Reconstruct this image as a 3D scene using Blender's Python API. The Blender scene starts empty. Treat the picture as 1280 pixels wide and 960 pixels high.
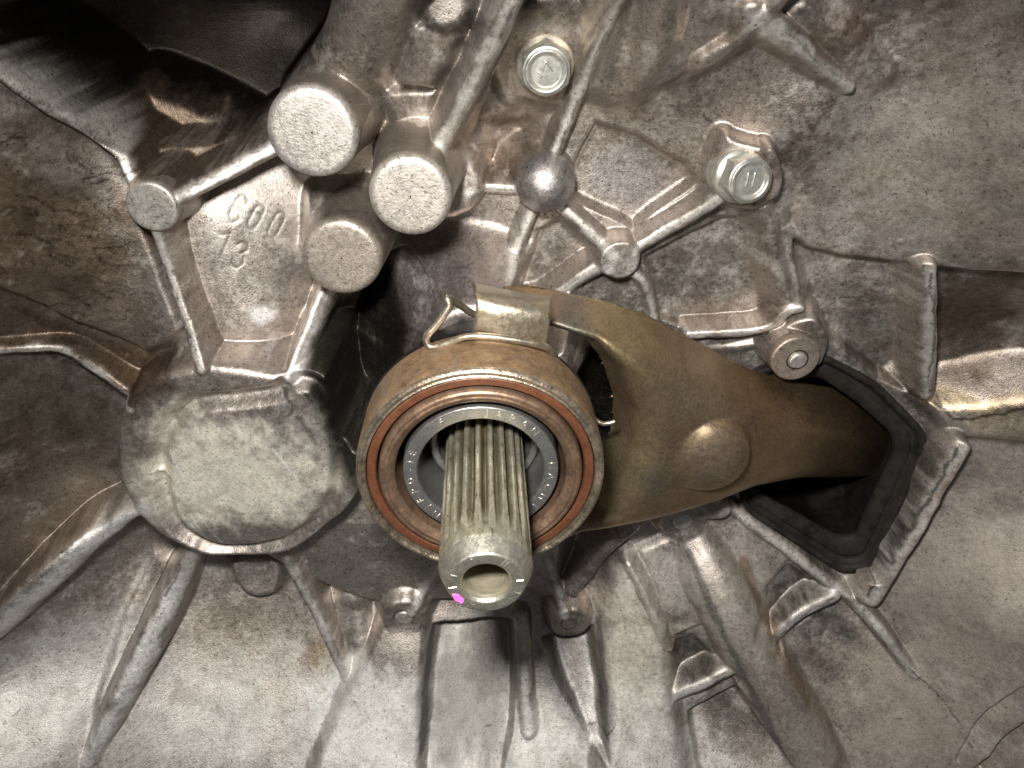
import bpy, bmesh, math
import numpy as np
from mathutils import Matrix, Vector
rng = np.random.default_rng(7)
S = bpy.context.scene

# ---------------------------------------------------------------- camera (1 unit = 100 mm, z = shaft axis, z 0 = bearing face)
F_PX, CX, CY = 960.0, 640.0, 480.0
nv = np.array([(598 - CX) / F_PX, (CY + 95) / F_PX, 1.0]); nv /= np.linalg.norm(nv)      # shaft axis seen by the camera
Zc = -nv
Xc = np.array([1.0, 0, 0]); Xc -= Xc.dot(Zc) * Zc; Xc /= np.linalg.norm(Xc)
Yc = np.cross(Zc, Xc)
# camera coordinates here are (right, up, forward): mirror handedness
Yc = np.array([0, 1.0, 0]) - nv[1] * nv
Yc -= Yc.dot(Xc) * Xc; Yc /= np.linalg.norm(Yc)
A = np.array([Xc, Yc, Zc])                     # rows: world axes in (right, up, forward)
face_c = 2.22 * np.array([(606 - CX) / F_PX, (CY - 596) / F_PX, 1.0])
CAM = -A @ face_c
def unproj(u, v, z):
    d = A @ np.array([(u - CX) / F_PX, (CY - v) / F_PX, 1.0])
    t = (z - CAM[2]) / d[2]
    return CAM + t * d
def depth(u, v, z):
    d = A @ np.array([(u - CX) / F_PX, (CY - v) / F_PX, 1.0])
    return (z - CAM[2]) / d[2]
cam_d = bpy.data.cameras.new('camera'); cam = bpy.data.objects.new('camera', cam_d); S.collection.objects.link(cam)
r_, u_, f_ = A[:, 0], A[:, 1], A[:, 2]
cam.matrix_world = Matrix(((r_[0], u_[0], -f_[0], CAM[0]), (r_[1], u_[1], -f_[1], CAM[1]), (r_[2], u_[2], -f_[2], CAM[2]), (0, 0, 0, 1)))
cam_d.sensor_width = 36; cam_d.lens = 36 * F_PX / 1280; cam_d.clip_start = 0.02; cam_d.clip_end = 100
cam_d.dof.use_dof = True; cam_d.dof.focus_distance = 2.25; cam_d.dof.aperture_fstop = 4.5
S.camera = cam
# ---------------------------------------------------------------- world and lamps
W = bpy.data.worlds.new('World'); S.world = W; W.use_nodes = True
W.node_tree.nodes['Background'].inputs[0].default_value = (0.95, 0.97, 1.0, 1)
W.node_tree.nodes['Background'].inputs[1].default_value = 0.075
S.view_settings.view_transform = 'Standard'; S.view_settings.look = 'None'; S.view_settings.exposure = 0.0; S.view_settings.gamma = 1
def lamp(name, loc, target, energy, size, col, kind='AREA', label=''):
    l = bpy.data.lights.new(name, kind); o = bpy.data.objects.new(name, l); S.collection.objects.link(o)
    l.energy = energy; l.color = col
    if kind == 'AREA': l.shape = 'DISK'; l.size = size
    else: l.shadow_soft_size = size; l.spot_size = math.radians(116); l.spot_blend = 1.0
    o.location = loc; o.rotation_euler = (Vector(target) - Vector(loc)).to_track_quat('-Z', 'Y').to_euler()
    return o
lamp('phone_lamp', tuple(CAM + .42 * u_ - .20 * r_ - .02 * f_), (.10, -.85, -.5), 670, 0.13, (1.0, 0.965, 0.915), 'SPOT')
# ---------------------------------------------------------------- materials
def nd(nt, t, **kw):
    n = nt.nodes.new(t)
    for k, v in kw.items():
        if k.startswith('i_'): n.inputs[int(k[2:])].default_value = v
        else: setattr(n, k, v)
    return n
def noise(nt, vec, scale, detail=6, rough=.6, dist=0):
    n = nt.nodes.new('ShaderNodeTexNoise'); n.inputs['Scale'].default_value = scale; n.inputs['Detail'].default_value = detail
    n.inputs['Roughness'].default_value = rough; n.inputs['Distortion'].default_value = dist
    nt.links.new(vec, n.inputs['Vector']); return n.outputs['Fac']
def ramp(nt, fac, stops):
    r = nt.nodes.new('ShaderNodeValToRGB'); e = r.color_ramp.elements
    while len(e) < len(stops): e.new(0.5)
    for el, (p, c) in zip(e, stops):
        el.position = p; el.color = (c, c, c, 1) if isinstance(c, (int, float)) else (*c, 1)
    nt.links.new(fac, r.inputs[0]); return r.outputs[0]
def mix(nt, a, b, fac, mode='MIX'):
    m = nt.nodes.new('ShaderNodeMix'); m.data_type = 'RGBA'; m.blend_type = mode
    for s, v in ((6, a), (7, b), (0, fac)):
        if isinstance(v, bpy.types.NodeSocket): nt.links.new(v, m.inputs[s])
        elif s == 0: m.inputs[0].default_value = v
        else: m.inputs[s].default_value = (*v, 1)
    return m.outputs[2]
def maprange(nt, v, a, b, c, d):
    m = nt.nodes.new('ShaderNodeMapRange'); nt.links.new(v, m.inputs[0])
    for i, x in enumerate((a, b, c, d)): m.inputs[i + 1].default_value = x
    return m.outputs[0]
def metal(name, col=None, metallic=.85, rough=(.35, .55), mott=.5, grain=90, bump=.25, spots=0.0, spotcol=(.02, .017, .014), blot=5, dirtcol=None, dirt=0.0, stretch=None):
    m = bpy.data.materials.new(name); m.use_nodes = True; nt = m.node_tree; nt.nodes.clear()
    out = nt.nodes.new('ShaderNodeOutputMaterial'); bs = nt.nodes.new('ShaderNodeBsdfPrincipled'); nt.links.new(bs.outputs[0], out.inputs[0])
    tc = nt.nodes.new('ShaderNodeTexCoord'); vec = tc.outputs['Object']
    if stretch:
        mp = nt.nodes.new('ShaderNodeMapping'); mp.inputs['Scale'].default_value = stretch; nt.links.new(vec, mp.inputs[0]); vec = mp.outputs[0]
    if col is None:
        at = nt.nodes.new('ShaderNodeAttribute'); at.attribute_name = 'tint'; c = at.outputs['Color']
    else:
        rgb = nt.nodes.new('ShaderNodeRGB'); rgb.outputs[0].default_value = (*col, 1); c = rgb.outputs[0]
    n1 = noise(nt, vec, blot, 8, .65, .4); n2 = noise(nt, vec, grain * .35, 5, .7); n3 = noise(nt, vec, grain, 3, .6)
    c = mix(nt, c, ramp(nt, n1, [(.3, 1 - mott), (.5, 1.0), (.72, 1 + mott * .6)]), 1.0, 'MULTIPLY')
    c = mix(nt, c, ramp(nt, n2, [(.3, 1 - mott * .8), (.5, 1.0), (.7, 1 + mott * .55)]), 1.0, 'MULTIPLY')
    c = mix(nt, c, ramp(nt, n3, [(.3, .80), (.5, 1.0), (.7, 1.16)]), 1.0, 'MULTIPLY')
    if dirt > 0:
        n5 = noise(nt, vec, blot * 2.3, 9, .7, .8)
        c = mix(nt, c, dirtcol, ramp(nt, n5, [(.5, 0.0), (.68, dirt)]))
    if spots > 0:
        n4 = noise(nt, vec, grain * .55, 2, .5)
        c = mix(nt, c, spotcol, ramp(nt, n4, [(.64, 0.0), (.70, spots)]))
    if col is None:
        ac = nt.nodes.new('ShaderNodeAttribute'); ac.attribute_name = 'crack'
        c = mix(nt, c, (.008, .007, .006), ac.outputs['Fac'])
    nt.links.new(c, bs.inputs['Base Color'])
    bs.inputs['Metallic'].default_value = metallic
    rr = maprange(nt, n2, .3, .7, rough[0], rough[1])
    if col is None:
        ao = nt.nodes.new('ShaderNodeAttribute'); ao.attribute_name = 'oxide'
        nt.links.new(maprange(nt, ao.outputs['Fac'], 0, 1, metallic, metallic * .25), bs.inputs['Metallic'])
        ra = nt.nodes.new('ShaderNodeMath'); ra.operation = 'MULTIPLY_ADD'; nt.links.new(ao.outputs['Fac'], ra.inputs[0]); ra.inputs[1].default_value = .15; nt.links.new(rr, ra.inputs[2]); rr = ra.outputs[0]
    nt.links.new(rr, bs.inputs['Roughness'])
    bp = nt.nodes.new('ShaderNodeBump'); bp.inputs['Strength'].default_value = bump; bp.inputs['Distance'].default_value = .004
    ad = nt.nodes.new('ShaderNodeMath'); ad.operation = 'ADD'; nt.links.new(n2, ad.inputs[0]); nt.links.new(n3, ad.inputs[1])
    nt.links.new(ad.outputs[0], bp.inputs['Height']); nt.links.new(bp.outputs[0], bs.inputs['Normal'])
    return m
M = {}
M['cast'] = metal('cast_aluminium', None, .90, (.36, .54), .28, 170, .30, .6, blot=9)
M['soot'] = metal('sooty_cast', (.009, .0075, .006), .1, (.5, .7), .5, 60, .2)
M['rubber'] = metal('black_rubber', (.019, .017, .015), 0, (.5, .7), .5, 60, .2)
for nn in ('soot', 'rubber'): M[nn].node_tree.nodes['Principled BSDF'].inputs['Specular IOR Level'].default_value = .12
M['fork'] = metal('fork_steel', None, .88, (.33, .45), .25, 170, .08, .35, blot=6)
M['shaft'] = metal('shaft_steel', None, .8, (.36, .52), .3, 150, .3, .55, (.05, .04, .02), 9, (.17, .13, .05), .75, (1, 1, .4))
M['shaftend'] = metal('machined_steel', (.44, .425, .355), .85, (.28, .42), .25, 110, .2, .3, (.12, .10, .06))
M['bore'] = metal('turned_bore', (.30, .27, .20), .55, (.35, .5), .2, 60, .15, .2, (.2, .15, .06), 6, None, 0, (1, 1, 6))
M['shell'] = metal('rusty_shell', (.215, .14, .075), .5, (.42, .6), .4, 100, .25, .6, (.05, .03, .02), 7, (.12, .11, .11), .6)
M['lip'] = metal('worn_lip_steel', (.38, .32, .24), .85, (.26, .42), .5, 120, .45, .7, (.05, .035, .03), 9)
M['seal'] = metal('rust_red_seal', (.10, .038, .019), .15, (.35, .5), .25, 70, .12)
M['press'] = metal('copper_brown_ring', (.23, .15, .10), .7, (.33, .5), .35, 90, .25, .3, (.08, .05, .03), 9)
M['race'] = metal('grey_bearing_steel', (.33, .325, .315), .85, (.3, .4), .12, 140, .06)
M['raceh'] = metal('engraved_bright_steel', (.62, .58, .52), .9, (.3, .4), .1, 140, .05)
M['dark'] = metal('dark_oiled_steel', (.05, .048, .045), .8, (.35, .5), .3, 80, .1)
M['sleeve'] = metal('bright_sleeve_steel', (.5, .49, .46), .9, (.25, .4), .2, 100, .1)
M['clip'] = metal('clip_steel', (.42, .37, .29), .88, (.3, .45), .3, 130, .2, .3, (.14, .09, .03), 8, (.25, .15, .03), .5)
M['wire'] = metal('spring_wire', (.42, .37, .29), .9, (.28, .42), .35, 130, .2, .3)
M['zinc'] = metal('zinc_plated_steel', (.52, .52, .475), .8, (.34, .48), .22, 70, .12, .0)
M['zincg'] = metal('yellow_zinc_flange', (.50, .47, .385), .8, (.34, .48), .3, 80, .2, .3, (.15, .12, .08))
M['pin'] = metal('pale_pin_steel', (.62, .60, .54), .8, (.35, .5), .2, 90, .15)
M['pink'] = metal('pink_paint', (.70, .13, .52), 0, (.45, .6), .35, 160, .3, .7, (.30, .09, .22))

# ---------------------------------------------------------------- helpers
def link(name, me, mat, parent=None):
    me.materials.append(M[mat] if isinstance(mat, str) else mat)
    o = bpy.data.objects.new(name, me); S.collection.objects.link(o)
    if parent: o.parent = parent
    return o
def tag(o, label, cat, group=None):
    o['label'] = label; o['category'] = cat
    if group: o['group'] = group
    return o
def thing(name, label, cat, loc=(0, 0, 0), group=None):
    o = bpy.data.objects.new(name, None); S.collection.objects.link(o); o.location = loc; o.empty_display_size = .05
    return tag(o, label, cat, group)
def mesh_np(name, co, faces, smooth=True, tint=None, crack=None, normals=None, oxide=0.0):
    """faces: (n,4) or (n,3) int array"""
    me = bpy.data.meshes.new(name); n, k = faces.shape
    me.vertices.add(len(co)); me.vertices.foreach_set('co', np.ascontiguousarray(co, dtype=np.float32).ravel())
    me.loops.add(n * k); me.loops.foreach_set('vertex_index', np.ascontiguousarray(faces, dtype=np.int32).ravel())
    me.polygons.add(n); me.polygons.foreach_set('loop_start', np.arange(0, n * k, k, dtype=np.int32))
    me.polygons.foreach_set('use_smooth', np.full(n, smooth)); me.update(calc_edges=True)
    if tint is not None:
        a = me.attributes.new('tint', 'FLOAT_COLOR', 'POINT'); t = np.ones((len(co), 4), np.float32); t[:, :3] = tint; a.data.foreach_set('color', t.ravel())
    if crack is not None:
        a = me.attributes.new('crack', 'FLOAT', 'POINT'); a.data.foreach_set('value', np.broadcast_to(np.asarray(crack, np.float32), (len(co),)).astype(np.float32).copy())
    if tint is not None:
        a = me.attributes.new('oxide', 'FLOAT', 'POINT'); a.data.foreach_set('value', np.broadcast_to(np.asarray(oxide, np.float32), (len(co),)).astype(np.float32).copy())
    if normals is not None: me.normals_split_custom_set_from_vertices(np.ascontiguousarray(normals, dtype=np.float32))
    return me
def lathe(prof, seg=96, closed=False, rfun=None, center=(0, 0)):
    """prof list of (r,z) from outside/bottom to inside/top; returns verts, quads"""
    prof = np.array(prof, float); m = len(prof); th = np.linspace(0, 2 * np.pi, seg, endpoint=False)
    r = prof[:, 0][:, None] * np.ones(seg); z = prof[:, 1][:, None] * np.ones(seg)
    if rfun: r, z = rfun(r, z, th)
    co = np.stack([center[0] + r * np.cos(th), center[1] + r * np.sin(th), z], -1).reshape(-1, 3)
    i = np.arange(m if closed else m - 1); j = np.arange(seg); I, J = np.meshgrid(i, j, indexing='ij'); I2 = (I + 1) % m; J2 = (J + 1) % seg
    return co, np.stack([I * seg + J, I * seg + J2, I2 * seg + J2, I2 * seg + J], -1).reshape(-1, 4)
def densify(prof, step):
    out = []
    for a, b in zip(prof[:-1], prof[1:]):
        a = np.array(a, float); b = np.array(b, float); n = max(1, int(np.ceil(np.linalg.norm(b - a) / step)))
        out += [a + (b - a) * t for t in np.arange(n) / n]
    return out + [np.array(prof[-1], float)]
def rounded(prof, r, n=5):
    """round the inner corners of a profile"""
    P = [np.array(p, float) for p in prof]; out = [P[0]]
    for a, b, c in zip(P[:-2], P[1:-1], P[2:]):
        la, lc = np.linalg.norm(a - b), np.linalg.norm(c - b); q = min(r, la * .45, lc * .45)
        s, e = b + (a - b) / la * q, b + (c - b) / lc * q
        for t in np.linspace(0, 1, n): out.append((1 - t) ** 2 * s + 2 * t * (1 - t) * b + t * t * e)
    return out + [P[-1]]
def tube(name, pts, rad, mat, parent=None, seg=10, closed=False, sub=6, radii=None):
    P = np.array(pts, float); n = len(P)
    def cr(t):
        i = int(np.floor(t)); f = t - i
        g = (lambda k: P[k % n]) if closed else (lambda k: P[min(max(k, 0), n - 1)])
        a, b, c, d = g(i - 1), g(i), g(i + 1), g(i + 2)
        return .5 * ((2 * b) + (c - a) * f + (2 * a - 5 * b + 4 * c - d) * f * f + (3 * b - a - 3 * c + d) * f ** 3)
    T = np.linspace(0, n if closed else n - 1, (n if closed else n - 1) * sub + (0 if closed else 1), endpoint=not closed)
    C = np.array([cr(min(t, n - 1 - 1e-9) if not closed else t) for t in T]); m = len(C)
    tan = np.roll(C, -1, 0) - np.roll(C, 1, 0)
    if not closed: tan[0] = C[1] - C[0]; tan[-1] = C[-1] - C[-2]
    tan /= np.linalg.norm(tan, axis=1)[:, None] + 1e-12
    up = np.array([0.1, .2, 1.0]); N = np.cross(tan, up); N /= np.linalg.norm(N, axis=1)[:, None] + 1e-12; B = np.cross(tan, N)
    th = np.linspace(0, 2 * np.pi, seg, endpoint=False)
    R = np.full(m, rad) if radii is None else np.interp(T, np.arange(n), radii)
    co = C[:, None, :] + R[:, None, None] * (np.cos(th)[None, :, None] * N[:, None, :] + np.sin(th)[None, :, None] * B[:, None, :])
    i = np.arange(m if closed else m - 1); j = np.arange(seg); I, J = np.meshgrid(i, j, indexing='ij'); I2 = (I + 1) % m; J2 = (J + 1) % seg
    f = np.stack([I * seg + J, I2 * seg + J, I2 * seg + J2, I * seg + J2], -1).reshape(-1, 4)
    co = co.reshape(-1, 3)
    if not closed:
        co = np.vstack([co, C[:1], C[-1:]]); a, b = m * seg, m * seg + 1
        cap = [[a, (k + 1) % seg, k, k] for k in range(seg)]
    me = bpy.data.meshes.new(name)
    fl = [tuple(q) for q in f]
    if not closed:
        fl += [(a, k, (k + 1) % seg) for k in range(seg)] + [(b, (m - 1) * seg + (k + 1) % seg, (m - 1) * seg + k) for k in range(seg)]
    me.from_pydata([tuple(v) for v in co], [], fl); me.polygons.foreach_set('use_smooth', [True] * len(me.polygons)); me.update()
    return link(name, me, mat, parent)

# ---------------------------------------------------------------- the casting as a height field z(x, y)
ST = 0.0048
X0, X1, Y0, Y1 = -2.75, 2.6, -3.15, 1.85
gx = np.arange(X0, X1, ST); gy = np.arange(Y0, Y1, ST); GX, GY = np.meshgrid(gx, gy, indexing='xy'); NY, NX = GX.shape
def vnoise(cell, seed, gxx=None, gyy=None):
    r = np.random.default_rng(seed); a = r.uniform(-1, 1, (256, 256))
    xs = ((gx if gxx is None else gxx) / cell) % 256; ys = ((gy if gyy is None else gyy) / cell) % 256
    xi = np.floor(xs).astype(int); yi = np.floor(ys).astype(int); fx = xs - xi; fy = ys - yi
    fx = fx * fx * (3 - 2 * fx); fy = fy * fy * (3 - 2 * fy)
    a00 = a[np.ix_(yi % 256, xi % 256)]; a01 = a[np.ix_(yi % 256, (xi + 1) % 256)]; a10 = a[np.ix_((yi + 1) % 256, xi % 256)]; a11 = a[np.ix_((yi + 1) % 256, (xi + 1) % 256)]
    return (a00 * (1 - fx) + a01 * fx) * (1 - fy)[:, None] + (a10 * (1 - fx) + a11 * fx) * fy[:, None]
def fbm(cell, seed, oct=4, g=.5, **k): return sum(vnoise(cell / 2 ** i, seed + i, **k) * g ** i for i in range(oct)) / sum(g ** i for i in range(oct))
WX = GX + fbm(.12, 11) * .009; WY = GY + fbm(.12, 31) * .009

BASE = [  # pixel u, v and height of the smooth wall underneath everything
 (600,300,-.88),(700,300,-.81),(800,230,-.78),(860,340,-.78),(620,120,-.80),(560,560,-.90),(700,600,-.88),(600,700,-.84),(760,420,-.84),(520,420,-.98),
 (300,330,-.66),(330,430,-.64),(480,400,-1.06),(500,320,-1.0),(420,420,-.85),(270,250,-.67),(150,330,-.62),(60,250,-.50),(20,350,-.42),(-80,300,-.20),(110,200,-.58),
 (60,560,-.52),(0,620,-.40),(-80,600,-.20),(140,620,-.66),(150,480,-.66),(0,450,-.42),(200,700,-.72),(290,730,-.74),(440,720,-.78),(450,560,-.90),(300,580,-.72),
 (0,850,-.20),(80,930,-.05),(180,860,-.35),(280,850,-.46),(300,950,-.18),(420,880,-.40),(440,950,-.20),(120,760,-.48),(20,740,-.34),
 (500,800,-.58),(500,880,-.38),(590,950,-.20),(700,950,-.20),(800,950,-.18),(640,850,-.48),(740,800,-.58),(740,880,-.38),(820,850,-.44),(820,760,-.60),(800,680,-.74),(900,930,-.22),(900,830,-.45),(960,740,-.58),(1000,850,-.35),(1050,950,-.10),
 (920,660,-.70),(1000,640,-.72),(1080,560,-.70),(1080,740,-.48),(1150,660,-.44),(1200,560,-.42),(1280,650,-.20),(1280,800,-.02),(1180,800,-.25),(1150,900,-.12),(1280,950,.16),
 (1000,420,-.74),(1100,420,-.62),(1160,420,-.55),(1280,420,-.38),(1240,530,-.38),(940,330,-.76),(1000,250,-.70),(1080,340,-.62),(1000,160,-.60),(900,130,-.68),(1080,150,-.52),(1200,200,-.32),(1280,280,-.18),(1280,50,-.08),(1100,30,-.42),(950,20,-.56),(800,60,-.66),(700,30,-.70),
 (560,80,-.74),(420,60,-.82),(330,50,-.88),(230,60,-.82),(250,160,-.80),(120,80,-.66),(-40,0,-.4),(-60,150,-.25),
 (640,1060,.15),(200,1060,.12),(900,1060,.12),(-80,980,.2),(1300,1060,.35),(-90,750,-.05),(640,-80,-.5),(300,-80,-.6),(950,-80,-.42),(1380,150,.1),(1380,420,-.05),(1280,-60,0.0)]
def flat(b):
    u, v, z = b; f = 1.0
    if v > 740: f = .80
    if u > 1040 and v <= 740: f = .62
    if u < 160 and v <= 740: f = .85
    return (u, v, -.7 + (z + .7) * f if z > -.7 else z)
BASE = [flat(b) for b in BASE]
bp = np.array([unproj(*b) for b in BASE])
def tps(P, V, lam=.008):
    n = len(P); d2 = ((P[:, None] - P[None]) ** 2).sum(-1); K = .5 * d2 * np.log(d2 + 1e-12) + lam * np.eye(n)
    Q = np.c_[np.ones(n), P]; Mx = np.block([[K, Q], [Q.T, np.zeros((3, 3))]]); s = np.linalg.solve(Mx, np.r_[V, 0, 0, 0]); return s
sol = tps(bp[:, :2], bp[:, 2])
cs = 6; cx, cy = gx[::cs], gy[::cs]
cx = np.append(cx, cx[-1] + cs * ST); cy = np.append(cy, cy[-1] + cs * ST)
cX, cY = np.meshgrid(cx, cy); q = np.full(cX.shape, sol[-3]) + sol[-2] * cX + sol[-1] * cY
for (px, py, _), w in zip(bp, sol):
    d2 = (cX - px) ** 2 + (cY - py) ** 2; q += w * .5 * d2 * np.log(d2 + 1e-12)
q = np.clip(q, -1.12, .7)
def up(q):
    xs = (gx - cx[0]) / (cs * ST); ys = (gy - cy[0]) / (cs * ST); xi = np.clip(xs.astype(int), 0, len(cx) - 2); yi = np.clip(ys.astype(int), 0, len(cy) - 2); fx = xs - xi; fy = (ys - yi)[:, None]
    return (q[np.ix_(yi, xi)] * (1 - fx) + q[np.ix_(yi, xi + 1)] * fx) * (1 - fy) + (q[np.ix_(yi + 1, xi)] * (1 - fx) + q[np.ix_(yi + 1, xi + 1)] * fx) * fy
Z = up(q); BASEZ = Z.copy(); _gy, _gx = np.gradient(np.clip(q, -1.12, .7), cs * ST); SEC = up(np.minimum(np.sqrt(1 + _gx ** 2 + _gy ** 2), 2.2))
LAB = np.zeros((NY, NX), np.int16); NAMES = ['casting_wall']
def smax(a, b, k):
    h = np.clip(.5 + .5 * (a - b) / k, 0, 1); return b * (1 - h) + a * h + k * h * (1 - h)
def prof(d, r, s):
    d = np.maximum(d, 0); d1 = r * s / math.sqrt(1 + s * s); dd = np.minimum(d, d1)
    return r - np.sqrt(np.maximum(r * r - dd * dd, 0)) + s * np.maximum(d - d1, 0)
def window(P, m):
    i0, i1 = np.searchsorted(gy, [P[:, 1].min() - m, P[:, 1].max() + m]); j0, j1 = np.searchsorted(gx, [P[:, 0].min() - m, P[:, 0].max() + m]); return slice(i0, i1), slice(j0, j1)
def polydist(x, y, P, vals=None, closed=False):
    best = np.full(x.shape, 1e9); out = [np.zeros(x.shape) for _ in (vals or [])]; n = len(P)
    inside = np.zeros(x.shape, bool)
    for i in range(n if closed else n - 1):
        a, b = P[i], P[(i + 1) % n]; ab = b - a; L = ab @ ab + 1e-12
        t = np.clip(((x - a[0]) * ab[0] + (y - a[1]) * ab[1]) / L, 0, 1); d = np.hypot(x - a[0] - t * ab[0], y - a[1] - t * ab[1]); m = d < best
        best = np.where(m, d, best)
        for o, v in zip(out, vals or []): o[m] = (v[i] + t * (v[(i + 1) % n] - v[i]))[m]
        if closed:
            c = ((a[1] > y) != (b[1] > y)) & (x < (b[0] - a[0]) * (y - a[1]) / (b[1] - a[1] + 1e-15) + a[0]); inside ^= c
    if closed: best = np.where(inside, -best, best)
    return best, out
def newlabel(name):
    NAMES.append(name); return len(NAMES) - 1
def bz(x, y):
    i = min(max(int(round((y - Y0) / ST)), 0), NY - 1); j = min(max(int(round((x - X0) / ST)), 0), NX - 1); return BASEZ[i, j]
def on(u, v, h=0):
    """the place where a sight line meets the smooth wall raised by h"""
    d = A @ np.array([(u - CX) / F_PX, (CY - v) / F_PX, 1.0]); t = np.arange(1.0, 5.5, .004); q = CAM + t[:, None] * d
    i = np.clip(((q[:, 1] - Y0) / ST).astype(int), 0, NY - 1); j = np.clip(((q[:, 0] - X0) / ST).astype(int), 0, NX - 1)
    e = q[:, 2] - BASEZ[i, j] - h * SEC[i, j]; k = int(np.argmax(e <= 0)); k = k if k else len(t) - 1
    g = e[k - 1] / (e[k - 1] - e[k] + 1e-12); return q[k - 1] + g * (q[k] - q[k - 1])
def pxs(p): return ((p - CAM) @ A)[2] / F_PX
def union(w, f, k, lab):
    z = Z[w]; l = LAB[w]
    if lab is not None: l[f > z - .25 * k] = lab
    Z[w] = smax(f, z, k)
def cut(w, f, k, lab, deep=None):
    z = Z[w]; l = LAB[w]
    if lab is not None: l[f < z + (.25 * k if deep is None else -deep)] = lab
    Z[w] = -smax(-f, -z, k)
def sm(pts, closed=False, sub=5):
    P = [np.array(p, float) for p in pts]; n = len(P); out = []
    g = (lambda k: P[k % n]) if closed else (lambda k: P[min(max(k, 0), n - 1)])
    for i in range(n if closed else n - 1):
        a, b, c, d = g(i - 1), g(i), g(i + 1), g(i + 2)
        for t in np.arange(sub) / sub: out.append(.5 * ((2 * b) + (c - a) * t + (2 * a - 5 * b + 4 * c - d) * t * t + (3 * b - a - 3 * c + d) * t ** 3))
    if not closed: out.append(P[-1])
    return [tuple(o) for o in out]
RIBS = []
def rib(pts, hw, name='rib', flat=.12, s=3.2, k=.014, lab=True, hs=1.0):
    """pts: (u, v, height over the smooth wall[, half width in pixels])"""
    k = min(k, .016); s = max(s * 2.2, 6.0) if name in ('rib', 'strip', 'collar') else s; pts = sm([(p[0], p[1], p[2] * hs) + ((hw,) if len(p) < 4 else (p[3],)) for p in pts], sub=4)
    P3 = np.array([on(*p[:3]) for p in pts]); wv = np.array([p[3] * pxs(q) for p, q in zip(pts, P3)]); hv = np.array([p[2] for p in pts])
    P = P3[:, :2]; w = window(P, .45); d, (h0, h) = polydist(WX[w], WY[w], P, [hv, wv])
    if name == 'rib': RIBS.append((P, wv.mean()))
    hm = wv.mean(); df = np.maximum(d - h * flat, 0) * (hm / np.maximum(h, 1e-4)); r = hm * (1 - flat)
    union(w, BASEZ[w] + SEC[w] * (h0 - prof(df, r, s)), k, newlabel(name) if lab else None)
def disc(u, v, hgt, r, name='boss', fil=.012, s=5, k=.03, lab=True):
    c = on(u, v, hgt); R = r * pxs(c); w = window(np.array([c[:2]]), R + .4); x, y = WX[w], WY[w]
    d = np.hypot(x - c[0], y - c[1]) - (R - fil)
    union(w, c[2] - prof(d, fil, s), k, newlabel(name) if lab else None); return c, R
def pad(pts, h, name='pad', fil=.02, s=2.5, k=.03, smooth=False, lab=True, hp=None, zabs=None):
    if smooth: pts = sm(pts, True)
    P3 = np.array([on(p[0], p[1], h if hp is None else hp) if zabs is None else unproj(p[0], p[1], zabs) for p in pts]); w = window(P3[:, :2], .4)
    d, _ = polydist(WX[w], WY[w], P3[:, :2], closed=True); union(w, (BASEZ[w] + SEC[w] * (h - prof(d + fil, fil, s))) if zabs is None else zabs - prof(d + fil, fil, s), k, newlabel(name) if lab else None)
def pocket(pts, dep, name='recess', fil=.02, s=1.6, k=.02, lab=True, smooth=False, zbot=None, hp=0, deep=None, fade=None):
    if smooth: pts = sm(pts, True)
    P3 = np.array([on(p[0], p[1], hp) for p in pts]); w = window(P3[:, :2], .35)
    d, _ = polydist(WX[w], WY[w], P3[:, :2], closed=True)
    if fade:
        a_, b_ = on(*fade[0])[:2], on(*fade[1])[:2]; ab = b_ - a_; dep = dep * np.clip(1 - ((WX[w] - a_[0]) * ab[0] + (WY[w] - a_[1]) * ab[1]) / (ab @ ab), 0, 1)
    dd = d + .8 * (dep if zbot is None else BASEZ[w] - zbot) / s
    cut(w, (BASEZ[w] - SEC[w] * (dep - prof(dd + fil, fil, s))) if zbot is None else zbot + prof(dd + fil, fil, s), k, newlabel(name) if lab else None, deep)

# --- hub plate and collar behind the bearing
rp = np.hypot(*unproj(592, 770, -.67)[:2])
hw = window(np.array([[-1.0, -1.0], [1.0, 1.0]]), .2); hd = np.hypot(WX[hw], WY[hw]); union(hw, -.67 - .30 * np.clip(WY[hw] + .75, 0, 2) - 1.2 * np.clip(WX[hw] - .30, 0, 2) - prof(hd - rp + .03, .03, 4), .05, newlabel('hub_plate'))
union(hw, -.52 - prof(hd - .27, .04, 2.5), .10, newlabel('hub_collar'))
# --- upper right: lobe, ribs, plates, side wall
pocket([(990,290),(1012,308),(1060,320),(1150,330),(1215,337),(1290,342),(1420,345),(1420,470),(1290,500),(1160,502),(1100,474),(1040,425),(1004,380)], .09, 'lower_panel', .03, 4, .02)
pad([(742,-50),(736,60),(735,112),(765,134),(805,124),(850,100),(900,66),(945,34),(1010,-40)], .07, 'lobe', .05, 1.8, .03)
rib([(838,-10,.13),(826,50,.12),(800,106,.08)], 24, 'ridge', 0, 1.4, .05)
rib([(772,-10,.13),(758,60,.10),(748,100,.08)], 18, 'ridge', 0, 1.4, .05)
rib([(940,22,.11,22),(968,36,.11,18),(1010,68,.10,14),(1064,112,.05,9)], 17, 'rib', .15, 2.5, .025)
rib([(880,78,.10),(930,46,.11),(990,-10,.12)], 10, 'ridge', .1, 2, .025)
rib([(1000,20,.05),(1060,60,.06),(1100,95,.03)], 22, 'ridge', .1, 1.0, .05)
pocket([(742,150),(800,168),(862,206),(876,226),(792,288),(712,248),(708,218)], .05, 'plate', .022, 3.2, .012)
pocket([(803,322),(900,268),(948,264),(985,388),(955,412),(862,414),(822,398)], .05, 'plate', .022, 3.2, .012)
pocket([(672,286),(702,272),(750,318),(692,360),(646,368)], .05, 'plate', .018, 3.2, .012)
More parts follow.
